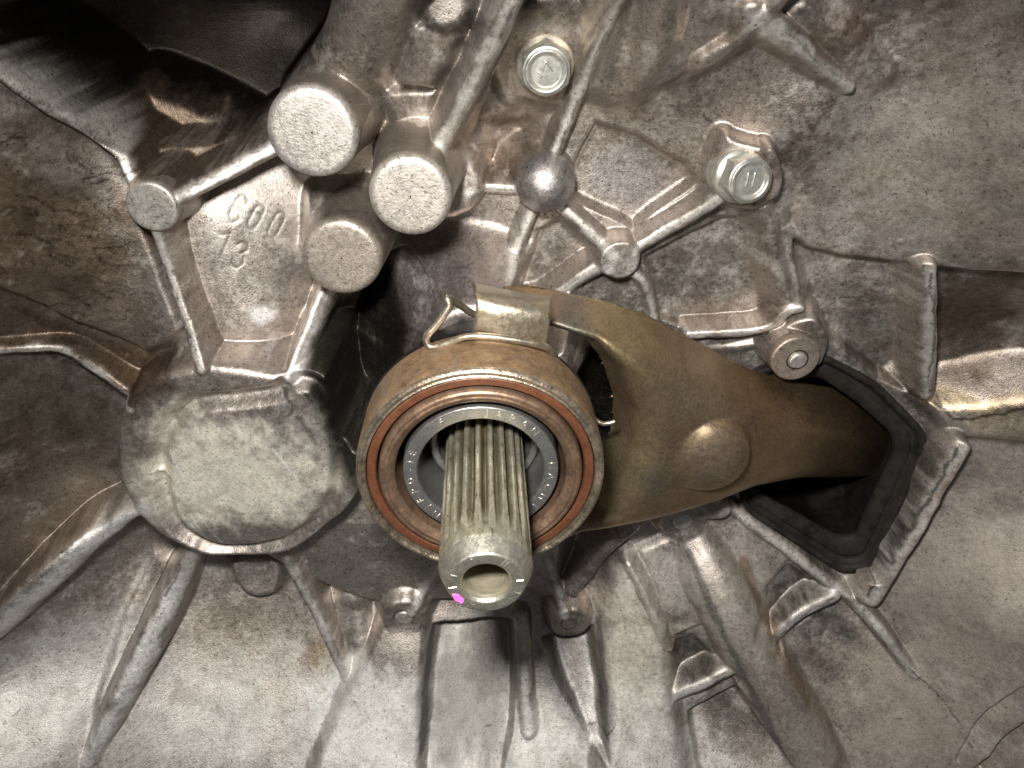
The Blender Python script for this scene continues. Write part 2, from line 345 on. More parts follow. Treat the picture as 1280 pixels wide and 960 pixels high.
pocket([(600,148),(640,132),(682,140),(676,178),(646,200),(626,228),(592,222)], .07, 'recess', .03, 1.2, .03)
pocket([(930,168),(970,178),(1004,205),(1012,245),(1000,292),(978,282),(978,225)], .05, 'recess', .05, .9, .03)
rib([(745,30,.04,20),(700,14,.06,24),(650,34,.07,24),(630,80,.06,20),(640,118,.04,16)], 22, 'ledge', .2, 1.3, .06)
pad([(640,60),(660,36),(700,30),(742,40),(738,92),(705,132),(668,130),(642,108)], .055, 'boss', .03, 2.2, .04, True)
pad([(906,170),(925,176),(956,186),(974,212),(970,244),(945,262),(905,254),(890,236),(892,204)], .07, 'boss', .025, 3, .03, True)
rib([(962,190,.09),(973,216,.09),(967,244,.08)], 7, 'collar', .2, 2.5, .02)
rib([(690,200,.07),(712,140,.07),(733,92,.09),(758,38,.11),(782,-10,.13)], 10, 'rib', .1, 3.5, .010, True, 1.15)
rib([(655,236,.05),(585,236,.05)], 8, 'rib', .1, 3.5, .010, True, 1.15)
rib([(668,258,.06),(644,315,.06),(622,372,.06)], 10, 'rib', .1, 3.5, .010, True, 1.15)
rib([(700,256,.055),(735,290,.055),(764,316,.055)], 10, 'rib', .1, 3.5, .010, True, 1.15)
rib([(790,316,.06),(850,280,.07),(908,244,.09)], 10, 'rib', .1, 3.5, .010, True, 1.15)
rib([(758,332,.06),(720,354,.06),(684,380,.06)], 11, 'rib', .1, 3.5, .010, True, 1.15)
rib([(786,338,.05),(804,356,.05),(816,385,.05),(820,420,.05)], 7, 'rib', .1, 3.5, .010, True, 1.15)
rib([(862,420,.05),(915,417,.05),(962,412,.05),(985,392,.06),(1002,386,.06)], 8, 'rib', .15, 2.0, .02)
rib([(880,438,.0),(960,432,.02)], 7, 'ridge', .1, 2.0, .02)
rib([(955,262,.04),(972,330,.05),(990,386,.05)], 9, 'ridge', .1, 1.6, .03)
pad([(975,415),(1000,400),(1022,398),(1036,418),(1030,452),(1000,478),(970,466),(962,440)], .06, 'pad', .015, 4, .02, True)
disc(775, 326, .100, 26, 'boss', .008, 9, .006)
# --- right: recessed panels, rib, ledge, opening
pocket([(1062,326),(1148,336),(1150,490),(1120,470),(1098,440),(1092,380)], .04, 'panel', .03, 1.2, .02)
pocket([(1180,342),(1320,350),(1320,480),(1230,498),(1182,484)], .06, 'panel', .04, 1.3, .02)
rib([(1160,335,.04),(1163,400,.045),(1160,452,.045),(1158,492,.04)], 11, 'rib', .3, 3.5, .015)
pad([(1150,496),(1180,506),(1230,502),(1320,495),(1320,562),(1215,552),(1175,544)], .045, 'ledge', .04, 1.4, .03)
rib([(1203,560,.10),(1150,650,.11),(1088,752,.10)], 11, 'rib', .35, 3.5, .012)
# --- bottom right
rib([(862,672,.05,33),(900,750,.12,38),(955,850,.14,40),(1005,930,.12,38),(1045,1010,.08,38)], 42, 'tube_rib', .1, 4, .02)
disc(855, 652, .07, 30, 'boss', .02, 2.5, .03)
rib([(872,640,.07),(903,640,.07)], 12, 'lug', .3, 3, .03)
rib([(905,628,.03),(985,690,.04),(1050,742,.07),(1078,764,.08),(1105,795,.07),(1142,842,.01)], 9, 'rib', .2, 2.4, .02)
pocket([(954,735),(985,700),(1050,745),(1000,782),(970,790),(953,770)], .03, 'recess', .03, 1.6, .02)
rib([(966,800,.04),(1005,768,.07),(1045,748,.08)], 8, 'rib', .2, 2.6, .015)
pocket([(836,800),(866,790),(914,838),(842,868)], .03, 'recess', .03, 1.6, .02)
rib([(836,876,.04),(880,857,.07),(918,838,.07)], 7, 'rib', .2, 2.6, .012)
pocket([(860,890),(918,858),(990,950),(1000,1010),(880,1010)], .05, 'panel', .02, 4, .012, fade=((890,870),(950,1000)))
pad([(800,690),(842,668),(866,715),(885,780),(842,796)], .03, 'pad', .02, 2, .02)
pad([(768,708),(788,704),(815,760),(838,820),(846,880),(862,1010),(750,1010),(758,900),(752,770)], .07, 'pillow', .07, 1.3, .03, True)
rib([(786,710,.09),(812,760,.09),(836,812,.07)], 6, 'ridge', .1, 2.5, .015)
pocket([(674,797),(742,780),(754,860),(756,930),(738,930),(704,872)], .13, 'hollow', .03, 4, .02, fade=((708,800),(745,925)))
pocket([(534,784),(640,776),(644,850),(640,915),(620,1000),(530,1000)], .15, 'hollow', .008, 9, .008, fade=((588,800),(585,985)))
rib([(652,776,.04),(656,850,.04),(662,915,.02)], 11, 'rib', .2, 1.6, .02)
# on the hub plate
pad([(520,690),(548,700),(534,770),(527,870),(524,1010),(370,1010),(425,880),(466,800)], .06, 'pad', .03, 3, .03)
rib([(552,690,.12),(534,730,.12),(516,764,.11)], 8, 'rib', .2, 3, .02)
rib([(684,690,.12),(696,730,.12),(706,770,.10)], 8, 'rib', .2, 3, .02)
rib([(790,660,.10),(745,700,.12),(715,740,.12)], 9, 'ridge', .2, 1.8, .03)
disc(505, 772, .085, 29, 'boss', .025, 2.5, .03)
disc(712, 780, .055, 26, 'boss', .02, 2.5, .03)
rib([(422,640,.10,42),(430,690,.10,40),(438,740,.06,36)], 38, 'knuckle', .1, 3, .03)
rib([(432,750,.05,36),(442,800,.03,30)], 33, 'knuckle', .1, 2.5, .03)
# --- left: deep black hollow with a raised web, big round boss, ribs, panels
pad([(-40,60),(60,130),(120,170),(160,215),(180,290),(224,414),(182,442),(90,404),(-40,352)], .05, 'panel', .02, 2.0, .015)
pad([(142,560),(152,510),(190,474),(250,458),(310,462),(352,468),(395,466),(435,490),(452,560),(446,620),(400,668),(350,695),(290,700),(235,690),(180,655),(150,610)], 0, 'round_boss', .035, 7, .02, True, zabs=-.48)
def groove(pts, hw, dep, h, s=1.0):
    P3 = np.array([unproj(*p, h) for p in sm(pts, True)]); w = window(P3[:, :2], .1); d, _ = polydist(WX[w], WY[w], P3[:, :2]); r = hw * pxs(P3[0]); t = np.clip(1 - d / r, 0, 1); Z[w] -= dep * t * t * (3 - 2 * t)
groove([(198,590),(204,548),(234,512),(290,500),(340,494),(366,478),(398,484),(420,530),(424,590),(408,640),(372,672),(310,690),(252,682),(214,650)], 16, .045, -.48)
rib([(408,370,.12),(390,415,.13),(366,474,.18)], 14, 'rib', .12, 4, .02)
rib([(252,464,.16),(238,420,.13),(213,345,.12),(192,285,.16)], 9, 'rib', .12, 5, .014)
rib([(200,258,.17),(262,225,.20),(345,184,.24)], 12, 'rib', .1, 5, .014)
rib([(-20,76,.08,13),(60,128,.09,12),(115,166,.10,11),(152,198,.11,9),(172,240,.13,9)], 11, 'rib', .2, 3, .02)
rib([(-20,442,.04),(35,438,.05),(75,438,.06),(108,456,.07),(140,480,.09),(172,502,.13)], 8, 'rib', .2, 2.4, .02)
rib([(-20,800,.06,23),(40,745,.14,22),(100,690,.20,18),(150,652,.22,13),(185,636,.23,9)], 18, 'rib', .1, 3.5, .02)
pad([(232,700),(190,690),(150,770),(112,890),(105,952),(150,900),(200,800)], .025, 'gusset', .05, 1.0, .04)
rib([(110,955,.02,12),(150,880,.14,17),(190,800,.21,17),(226,722,.23,13),(246,688,.23,10)], 15, 'rib', .1, 4, .02)
rib([(434,854,.02,8),(400,780,.13,9),(356,696,.22,10)], 9, 'rib', .1, 4, .015)
pad([(345,702),(290,705),(305,742),(330,748),(346,738)], .08, 'lug', .02, 2, .03, True)
# --- upper left: bores and steps
rib([(425,100,.20,46),(455,45,.22,46),(492,-25,.24,46)], 46, 'tube_rib', .0, 3, .03)
rib([(525,215,.18,40),(540,180,.10,42),(575,110,.06,36),(600,70,.05,30)], 40, 'tube_rib', .0, 2.5, .04)
pad([(518,30),(556,24),(574,46),(540,108),(500,104)], .17, 'block', .02, 3.5, .02)
pad([(480,112),(548,112),(540,160),(488,155)], .10, 'block', .03, 3, .03)
disc(556, 6, .15, 32, 'boss', .03, 5, .02)
disc(556, 232, .12, 46, 'collar', .03, 4, .03)
rib([(652,-20,.30,15),(600,88,.28,14),(548,186,.28,13),(536,206,.28,13)], 14, 'rib', .1, 4, .02)
pad([(385,262),(450,250),(475,292),(440,330),(380,330)], .16, 'web', .04, 3, .05)
# feet of the turned bosses (fillets); the bosses themselves follow below
BOSS = [(390, 166, .44, 57), (513, 246, .48, 52), (427, 323, .34, 50), (189, 259, .19, 32), (995, 449, .125, 31)]
BP = []
for (u, v, h, r) in BOSS:
    c = on(u, v, h); R = r * pxs(c); BP.append((c, R)); w = window(np.array([c[:2]]), .5)
    d = np.hypot(WX[w] - c[0], WY[w] - c[1]); union(w, c[2] - .03 - prof(d - R * .9, .01, 12), .035, newlabel('boss_foot'))
bu = on(682, 229, .12); w = window(np.array([bu[:2]]), .4); d = np.hypot(WX[w] - bu[0], WY[w] - bu[1]); union(w, bu[2] - .06 - prof(d - .07, .02, 5), .035, newlabel('boss_foot'))
# openings cut right through the casting
pocket([(-60,-60),(-60,10),(0,44),(60,84),(116,122),(140,138),(156,160),(200,182),(262,176),(305,163),(338,143),(345,118),(374,82),(404,30),(430,-60)], .30, 'deep_hollow', .02, 9, .015)
pad([(176,110),(235,128),(298,160),(308,172),(232,206),(206,206),(186,168)], -.15, 'web', .03, 1.5, .02, hp=-.15)
pocket([(446,405),(462,350),(486,315),(514,304),(536,335),(508,395),(486,455),(456,460)], .30, 'hollow', .05, 7, .04, smooth=True)
rib([(575,372,.20),(545,392,.26),(515,420,.26),(498,455,.22),(490,500,.16)], 13, 'flare', .1, 1.6, .03)
pocket([(950,480),(1022,450),(1086,486),(1144,544),(1142,562),(1080,698),(1052,702),(940,630)], 0, 'opening_rim', .01, 14, .012, zbot=-1.9, deep=0)
# groove and strip, bottom right corner
pocket([(1195,948),(1290,852),(1345,800),(1370,830),(1240,985)], .05, 'channel', .01, 2.0, .012)
rib([(1208,955,.0),(1330,838,.0)], 9, 'strip', .4, 3, .01)
# fine unevenness of the sand-cast skin
Z += fbm(.3, 51, 3) * .003 + fbm(.03, 61, 3) * .0004

# colour of the skin: stains of the metal, with some shade and highlights painted in
def surf(u, v):
    d = A @ np.array([(u - CX) / F_PX, (CY - v) / F_PX, 1.0]); t = np.arange(1.2, 4.6, .004); q = CAM + t[:, None] * d
    i = np.clip(((q[:, 1] - Y0) / ST).astype(int), 0, NY - 1); j = np.clip(((q[:, 0] - X0) / ST).astype(int), 0, NX - 1)
    k = np.argmax(q[:, 2] <= Z[i, j]); return q[k]
TINT = np.empty((NY, NX, 3)); TINT[:] = (.425, .378, .34)
NB = fbm(.22, 71, 5, .6); NF = fbm(.05, 81, 4, .6)
OX = np.zeros((NY, NX))
def stain_shade(u, v, z, rx, ry, col, a=1.0, ang=0, hard=.35, nz=.7, ox=0, zb=None):
    c = on(u, v, .05) if zb is None else unproj(u, v, zb); sc = pxs(c); w = window(np.array([c[:2]]), max(rx, ry) * sc * 1.8); x, y = GX[w] - c[0], GY[w] - c[1]
    ca, sa = math.cos(math.radians(ang)), math.sin(math.radians(ang)); xx = (x * ca + y * sa) / (rx * sc); yy = (-x * sa + y * ca) / (ry * sc)
    e = 1 - np.hypot(xx, yy) + nz * (NB[w] * .8 + NF[w] * .5); m = np.clip(e / hard * .5 + .15, 0, 1); m = (m * m * (3 - 2 * m) * a)[..., None]; OX[w] = OX[w] * (1 - m[..., 0]) + ox * m[..., 0]
    TINT[w] = TINT[w] * (1 - m) + np.array(col) * m
stain_shade(80,300,-.5,150,130,(.20,.145,.10),.8)
stain_shade(60,560,-.5,130,90,(.17,.145,.115),.7)
stain_shade(200,60,-.9,260,110,(.10,.08,.065),.8)
stain_shade(300,585,-.47,150,115,(.60,.575,.49),.95,ox=.85,zb=-.48)
stain_shade(250,740,-.7,60,30,(.4,.38,.36),.5)
stain_shade(415,510,-.47,40,75,(.60,.60,.54),.9,ox=.9,zb=-.48)
stain_shade(60,890,-.2,120,70,(.36,.35,.33),.8,ox=.4)
stain_shade(300,900,-.2,110,60,(.36,.34,.31),.7,ox=.4)
stain_shade(290,790,-.6,110,70,(.30,.25,.20),.7)
stain_shade(480,900,-.3,120,70,(.66,.65,.61),.9,ox=.75)
stain_shade(395,835,-.4,26,26,(.42,.33,.21),.6)
stain_shade(590,870,-.4,60,70,(.40,.39,.35),.7)
stain_shade(690,930,-.3,90,50,(.66,.645,.59),.9,ox=.75)
stain_shade(790,810,-.4,70,110,(.62,.585,.49),.9,ox=.7)
stain_shade(830,730,-.55,60,60,(.52,.49,.45),.8,ox=.5)
stain_shade(700,840,-.5,35,60,(.20,.19,.18),.8)
stain_shade(870,830,-.5,35,32,(.17,.155,.14),.9,0,.2)
stain_shade(1000,735,-.55,48,32,(.16,.145,.13),.9,0,.2)
stain_shade(930,760,-.4,60,110,(.45,.41,.36),.7,ox=.4)
stain_shade(1100,880,-.2,120,80,(.40,.34,.285),.8)
stain_shade(1200,700,-.3,110,120,(.34,.31,.28),.8)
stain_shade(1180,230,-.3,140,110,(.36,.33,.28),.8,ox=.25)
stain_shade(1220,160,-.2,90,70,(.44,.41,.36),.8,ox=.4)
stain_shade(1060,40,-.5,60,40,(.34,.25,.19),.7)
stain_shade(1075,140,-.5,30,25,(.13,.12,.115),.8)
stain_shade(1230,420,-.5,60,45,(.16,.12,.085),.85)
stain_shade(1250,525,-.35,60,25,(.44,.36,.25),.7,-15)
stain_shade(800,230,-.8,70,50,(.40,.37,.36),.7)
stain_shade(860,340,-.8,80,60,(.35,.31,.285),.7)
stain_shade(325,402,-.65,18,16,(.62,.61,.60),.85,0,.5,1.3,ox=.8)
stain_shade(310,320,-.65,60,60,(.40,.36,.33),.7)
stain_shade(560,350,-.9,80,60,(.33,.29,.29),.6)
stain_shade(1200,800,-.2,30,10,(.12,.11,.10),.6)
stain_shade(1120,790,-.33,34,22,(.14,.13,.125),.7,-45,.3)
stain_shade(1060,800,-.4,30,14,(.15,.14,.13),.8,-40,.3)
stain_shade(700,710,-.8,70,40,(.36,.31,.31),.6)
stain_shade(160,450,-.55,40,15,(.22,.15,.10),.6)
stain_shade(540,70,-.5,30,40,(.30,.26,.24),.5)
def stain_tone_line(pts, hw, col, a=.9, nz=.8):
    P3 = np.array([surf(p[0], p[1]) for p in pts]); w = window(P3[:, :2], .12); d, _ = polydist(GX[w], GY[w], P3[:, :2]); r = hw * pxs(P3[0])
    m = np.clip((1.3 - d / r + nz * NF[w]) * 1.4, 0, 1)[..., None] * a; TINT[w] = TINT[w] * (1 - m) + np.array(col) * m
stain_tone_line([(1205,562),(1150,650),(1088,752)], 13, (.58,.50,.42), .95, .5)
stain_tone_line([(1200,568),(1155,645),(1120,700)], 5, (.50,.34,.20), .85, .6)
stain_tone_line([(1180,560),(1135,630),(1085,715)], 9, (.22,.20,.18), .8, 1.0)
stain_tone_line([(1205,545),(1160,520),(1120,470),(1060,440)], 8, (.13,.12,.11), .8, 1.0)
stain_tone_line([(1160,500),(1230,508),(1280,500)], 9, (.46,.37,.24), .7, 1.0)
stain_tone_line([(1080,765),(1110,800),(1140,842)], 9, (.16,.15,.14), .7, 1.2)
stain_tone_line([(1010,790),(1045,775),(1075,800)], 8, (.13,.12,.11), .7, 1.2)
stain_tone_line([(865,885),(920,865)], 9, (.10,.095,.09), .8, 1.2)
stain_shade(250,165,-.8,80,50,(.17,.125,.09),.95,0,.2,.3)
stain_shade(462,410,-.9,60,80,(.05,.042,.036),.95,0,.2,.3)  # shade of the deep gap beside the bearing painted dark
stain_shade(762,500,-.9,60,90,(.022,.019,.016),1,0,.2,.2)  # this and the next paint near-black shade between bearing and fork
stain_shade(720,470,-.9,60,60,(.022,.019,.016),1,0,.2,.2)
def stain_shade_poly(pts, col, a=.9, soft=10, nz=.5, ox=0, h=0.0):
    P3 = np.array([on(p[0], p[1], h) for p in pts]); w = window(P3[:, :2], .15); d, _ = polydist(GX[w], GY[w], P3[:, :2], closed=True); r = soft * pxs(P3[0])
    m = np.clip(.5 - d / r * .5 + nz * (NB[w] + NF[w]), 0, 1) * a; OX[w] = OX[w] * (1 - m) + ox * m; m = m[..., None]; TINT[w] = TINT[w] * (1 - m) + np.array(col) * m
stain_shade_poly([(390,850),(530,840),(660,860),(850,840),(900,930),(900,1010),(330,1010)], (.66,.655,.625), .7, 40, .6, ox=.7)
stain_shade_poly([(-40,830),(110,780),(330,830),(400,880),(330,1010),(-40,1010)], (.52,.51,.48), .6, 40, .7, ox=.5)
stain_shade_poly([(1100,780),(1150,640),(1210,560),(1330,560),(1330,1000),(1000,1000),(1040,900)], (.32,.275,.235), .85, 40, .5, ox=.9)
stain_shade_poly([(1080,140),(1150,60),(1330,40),(1330,330),(1160,320),(1020,300),(1010,220)], (.36,.32,.275), .7, 40, .6, ox=.45)
stain_shade_poly([(860,690),(930,670),(1040,900),(1050,1000),(960,1000),(900,830)], (.42,.375,.33), .7, 20, .5, ox=.4)
stain_shade_poly([(-60,-60),(-60,20),(0,52),(60,92),(118,132),(140,146),(160,170),(206,188),(262,178),(300,160),(340,140),(345,118),(374,82),(404,30),(430,-60)], (.016,.013,.011), 1, 12, .3)  # near-black: oily grime and the hollow's shade painted together
stain_shade_poly([(176,110),(235,128),(298,160),(308,172),(232,206),(206,206),(186,168)], (.20,.15,.11), .9, 14, .6, h=-.15)
stain_shade_poly([(838,812),(862,800),(908,838),(846,862)], (.17,.155,.14), .85, 10, .7, h=-.02)
stain_shade_poly([(958,738),(985,708),(1042,745),(1000,776),(972,784),(957,768)], (.17,.155,.14), .85, 10, .7, h=-.02)
stain_shade_poly([(676,800),(742,782),(750,860),(750,910),(738,914),(700,868)], (.16,.155,.15), .9, 14, .4, h=-.08)
stain_shade_poly([(536,786),(638,778),(640,850),(638,920),(610,945),(532,948)], (.19,.18,.165), .85, 26, .5, ox=.8, h=-.10)
stain_shade_poly([(860,890),(914,862),(960,920),(900,915)], (.13,.12,.11), .7, 14, .9, h=-.03)
stain_shade_poly([(-60,440),(70,436),(140,478),(150,560),(150,640),(60,700),(-60,780)], (.19,.155,.125), .85, 30, .7)
stain_shade_poly([(-60,150),(60,190),(160,300),(220,410),(180,440),(90,405),(-60,360)], (.24,.18,.135), .8, 20, .6)
stain_shade_poly([(-60,360),(60,395),(180,445),(220,420),(240,455),(170,490),(100,448),(-60,440)], (.13,.09,.06), .85, 10, .4)
stain_shade_poly([(540,-40),(640,-40),(600,40),(560,26),(530,22)], (.14,.125,.115), .8, 14, .5)
stain_shade(556, 4, 0, 44, 40, (.13,.115,.10), .9, 0, .3, .5)
stain_shade_poly([(640,-40),(745,-40),(735,20),(690,14),(640,30)], (.18,.145,.12), .8, 14, .6)
stain_shade_poly([(600,140),(680,140),(670,180),(630,230),(592,222)], (.22,.17,.13), .7, 14, .6)
stain_shade_poly([(860,120),(960,60),(1050,130),(1000,190),(900,160)], (.25,.205,.175), .7, 30, .7)
stain_shade_poly([(428,478),(396,428),(436,372),(486,318),(524,376),(494,460),(462,530),(446,520)], (.045,.038,.032), .95, 12, .3)  # boss skirt and gap painted near-black for their shade
stain_shade_poly([(1190,345),(1300,350),(1300,470),(1240,490),(1185,470)], (.15,.115,.085), .8, 20, .9)
def sstep(x, a, b): t = np.clip((x - a) / (b - a), 0, 1); return t * t * (3 - 2 * t)
g1 = sstep(fbm(.10, 111, 6, .75) + .35 * fbm(.7, 131, 2), .02, .42)[..., None]; TINT *= 1 - g1 * (1 - .75 * OX[..., None]) * np.array((.30, .33, .36))
g2 = sstep(fbm(.07, 151, 6, .78) + .35 * fbm(.6, 171, 2), .06, .42)[..., None]; TINT = TINT + (np.array((.60, .585, .55)) - TINT) * g2 * .26 * np.clip(TINT.mean(-1, keepdims=True) / .2 - .25, 0, 1); OX = np.maximum(OX, .3 * g2[..., 0])
for P, hwm in RIBS:  # pale rib crests: wear plus painted-in highlights
    w = window(P, .06); d, _ = polydist(WX[w], WY[w], P); m = np.clip((1.1 - d / (hwm * .75) + 1.0 * NF[w]) * 1.2, 0, 1)[..., None] * .72; TINT[w] = TINT[w] * (1 - m) + np.array((.66, .635, .60)) * m; OX[w] = OX[w] * (1 - m[..., 0]) + .42 * m[..., 0]
stain_tone_line([(-20,800),(40,745),(100,690),(150,652)], 15, (.74,.725,.70), .9, .9)  # lower-left rib crests: wear and highlights painted paler still
stain_tone_line([(112,950),(150,880),(190,800),(226,722)], 10, (.74,.725,.70), .9, .9)
stain_tone_line([(862,690),(890,760),(925,835),(985,950)], 5, (.15,.14,.13), .8, 1.0)  # dark line paints the shade along the tube rib's left flank
stain_tone_line([(930,700),(952,760),(970,800),(1010,880)], 6, (.22,.15,.10), .7, 1.0)
stain_tone_line([(540,790),(532,860),(528,940)], 4, (.10,.09,.08), .8, .8)
stain_tone_line([(748,775),(755,850),(756,915)], 4, (.14,.13,.12), .8, .8)
for q_ in ([(238,642),(250,662),(264,684)],[(246,640),(268,668),(288,690)],[(232,650),(262,676)],[(340,560),(372,600)],[(210,560),(230,600)]):
    P3 = np.array([unproj(*p, -.48) for p in q_]); w = window(P3[:, :2], .03); d, _ = polydist(GX[w], GY[w], P3[:, :2]); m = np.clip(1.4 - d / .0035, 0, 1)[..., None] * .75; TINT[w] = TINT[w] * (1 - m) + .78 * m
# cracks in the dried oil film
CR = np.zeros((NY, NX))
JX = GX + fbm(.05, 91, 4, .6) * .014; JY = GY + fbm(.05, 97, 4, .6) * .014
def crack(pts, wd=2.0, a=1.0):
    P3 = np.array([surf(*p[:2]) for p in pts]); w = window(P3[:, :2], .08); d, _ = polydist(JX[w], JY[w], P3[:, :2])
    r = wd * .42 * .0027 * (1 + 1.3 * NF[w]); CR[w] = np.maximum(CR[w], .75 * a * np.clip(1.4 - d / np.maximum(r, 1e-4), 0, 1))
crack([(1163,340,-.46),(1170,400,-.5),(1164,450,-.52),(1162,490,-.53)], 3)
crack([(1168,505,-.46),(1190,525,-.44),(1230,520,-.4),(1260,515,-.36),(1290,505,-.3)], 4)
crack([(1195,560,-.42),(1160,625,-.44),(1120,690,-.44),(1085,745,-.42)], 5)
crack([(1130,830,-.3),(1165,860,-.25),(1200,905,-.15)], 2)
crack([(1040,745,-.42),(1072,760,-.38),(1130,835,-.3)], 2.5, .8)
crack([(970,797,-.44),(1010,766,-.44),(1042,746,-.42)], 3, .8)
crack([(700,870,-.45),(735,905,-.4),(760,925,-.35)], 2)
crack([(760,922,-.35),(770,905,-.37)], 2)
crack([(1040,900,-.28),(1065,925,-.22)], 2.5)
crack([(1100,160,-.5),(1200,270,-.35)], 1.2, .4)
crack([(1022,375,-.7),(1060,372,-.7),(1092,380,-.72)], 1.5)
crack([(1000,460,-.7),(1090,480,-.7),(1160,560,-.5)], 2, .6)
crack([(0,100,-.12),(70,140,-.23),(150,200,-.35)], 2.5, .8)
crack([(240,235,-.43),(290,212,-.44),(325,198,-.45)], 2.5, .8)
crack([(645,10,-.35),(632,30,-.36),(622,50,-.38)], 2.5, .8)
crack([(735,110,-.56),(740,70,-.52),(760,40,-.5)], 2.0, .7)
crack([(870,100,-.54),(905,72,-.5),(950,35,-.46)], 2.5, .6)
crack([(985,45,-.43),(1050,100,-.42)], 3, .7)
crack([(880,145,-.66),(893,160,-.64)], 1.5)
crack([(80,450,-.44),(130,475,-.48),(165,497,-.5)], 3, .7)
crack([(205,330,-.46),(225,380,-.48),(245,440,-.5)], 2, .7)
crack([(225,510,-.48),(250,495,-.47),(300,485,-.46)], 2.5, .6)
crack([(150,560,-.52),(155,610,-.55)], 2, .5)
crack([(300,0,-.9),(352,250,-.8),(385,258,-.6)], .1, .0)
crack([(208,742,-.38),(225,712,-.43)], 3, .8)
crack([(355,485,-.45),(366,505,-.45),(362,520,-.46)], 5, .8)
crack([(372,520,-.46),(385,535,-.46),(395,555,-.46)], 7, .6)
for i in range(46):       # the crazed brown panel on the left
    u, v = rng.uniform(-10, 150), rng.uniform(150, 400); a = rng.normal(.45, .35); L = rng.uniform(15, 60)
    if v < 150 + .45 * u: continue
    crack([(u, v, -.5), (u + L * .5 * math.cos(a), v + L * .5 * math.sin(a) + rng.normal(0, 4), -.5), (u + L * math.cos(a), v + L * math.sin(a), -.5)], rng.uniform(1, 3.2), rng.uniform(.5, 1))
for i in range(60):       # scattered nicks low on the bell wall
    u, v = rng.uniform(0, 1280), rng.uniform(690, 960); a = rng.uniform(0, 3.14); L = rng.uniform(2, 9)
    crack([(u, v, -.35), (u + L * math.cos(a), v + L * math.sin(a), -.35)], rng.uniform(1, 2.2), rng.uniform(.4, .9))
# cast-in letters: outlined strokes
def letters(strokes, z, w=1.2):
    for s in strokes:
        P = [(260 + x / 8, 230 + y / 8, z) for x, y in s]; P3 = np.array([surf(*p[:2]) for p in P]); wdw = window(P3[:, :2], .06)
        d, _ = polydist(GX[wdw], GY[wdw], P3[:, :2]); r = w * .0026
        CR[wdw] = np.maximum(CR[wdw], .5 * np.clip(1.5 - d / r, 0, 1)); Z[wdw] -= .0028 * np.clip(1.5 - d / r, 0, 1)
def ov(cx, cy, hl, hw, ang=-62, n=22):
    a = math.radians(ang); ux, uy = math.cos(a), math.sin(a); out = []
    for t in np.linspace(0, 2 * math.pi, n):
        p, q = hl * np.sign(math.cos(t)) * abs(math.cos(t)) ** .6, hw * np.sign(math.sin(t)) * abs(math.sin(t)) ** .6
        out.append((cx + p * ux - q * uy, cy + p * uy + q * ux))
    return out
letters([ov(678, 405, 140, 48), ov(475, 330, 130, 48), [(440, 275), (520, 300)],
         [(375, 110), (395, 185)], [(370, 100), (330, 105), (285, 150), (210, 300), (225, 370), (250, 385), (300, 350)],
         [(120, 735), (225, 480), (150, 505), (110, 495)],
         [(295, 600), (345, 572), (395, 600), (390, 660), (330, 690)], [(330, 690), (355, 720), (345, 790), (290, 840), (240, 810), (238, 745)]], -.66)

for _ in range(2):
    zp = np.pad(Z, 1, mode='edge'); Z = (zp[1:-1, 1:-1] * 4 + zp[:-2, 1:-1] + zp[2:, 1:-1] + zp[1:-1, :-2] + zp[1:-1, 2:]) / 8
gz_y, gz_x = np.gradient(Z, ST)
NRM = np.stack([-gz_x, -gz_y, np.ones_like(Z)], -1); NRM /= np.linalg.norm(NRM, axis=-1)[..., None]
housing = thing('bell_housing', 'grimy cast aluminium clutch housing with ribs and bosses filling the whole picture', 'gearbox housing', (0, 0, -.9))
def add_part(name, me, mat, zoff=True):
    o = link(name, me, mat, housing); o.location = (0, 0, .9); return o
idx = np.arange(NY * NX).reshape(NY, NX)
quads = np.stack([idx[:-1, :-1], idx[:-1, 1:], idx[1:, 1:], idx[1:, :-1]], -1).reshape(-1, 4)
LAB[(LAB == NAMES.index('opening_rim')) & (Z > BASEZ - .10)] = 0
flab = LAB[:-1, :-1].copy()
for nm in ('opening_rim',):
    L = NAMES.index(nm); anyv = (LAB[:-1, :-1] == L) | (LAB[1:, :-1] == L) | (LAB[:-1, 1:] == L) | (LAB[1:, 1:] == L); flab[anyv] = L
flab = flab.ravel()
fg = flab.reshape(NY - 1, NX - 1)
for L in range(1, len(NAMES)):
    ii, jj = np.nonzero(fg == L)
    if not len(ii): continue
    i0, i1, j0, j1 = ii.min(), ii.max() + 1, jj.min(), jj.max() + 1; mk = fg[i0:i1, j0:j1] == L
    idm = np.where(mk, np.arange(1, mk.size + 1).reshape(mk.shape), 0)
    for it in range(900):
        o = idm.copy()
        for ax in (0, 1):
            n_ = idm.shape[ax]; lo_ = [slice(None)] * 2; hi_ = [slice(None)] * 2; lo_[ax] = slice(0, n_ - 1); hi_[ax] = slice(1, n_)
            lo_, hi_ = tuple(lo_), tuple(hi_); m2 = mk[lo_] & mk[hi_]
            a1 = np.where(m2, np.maximum(idm[lo_], idm[hi_]), 0); idm[lo_] = np.maximum(idm[lo_], a1); idm[hi_] = np.maximum(idm[hi_], a1)
        for _ in range(0): pass
        if (o == idm).all(): break
    u_id, c_id = np.unique(idm[mk], return_counts=True)
    if len(u_id) > 1:
        sub = fg[i0:i1, j0:j1]; sub[mk & (idm != u_id[np.argmax(c_id)])] = 0
flab = fg.ravel()
CO = np.stack([GX, GY, Z], -1).reshape(-1, 3); TI = TINT.reshape(-1, 3); CRF = np.clip(CR, 0, 1).ravel(); OXF = OX.ravel(); NR = NRM.reshape(-1, 3)
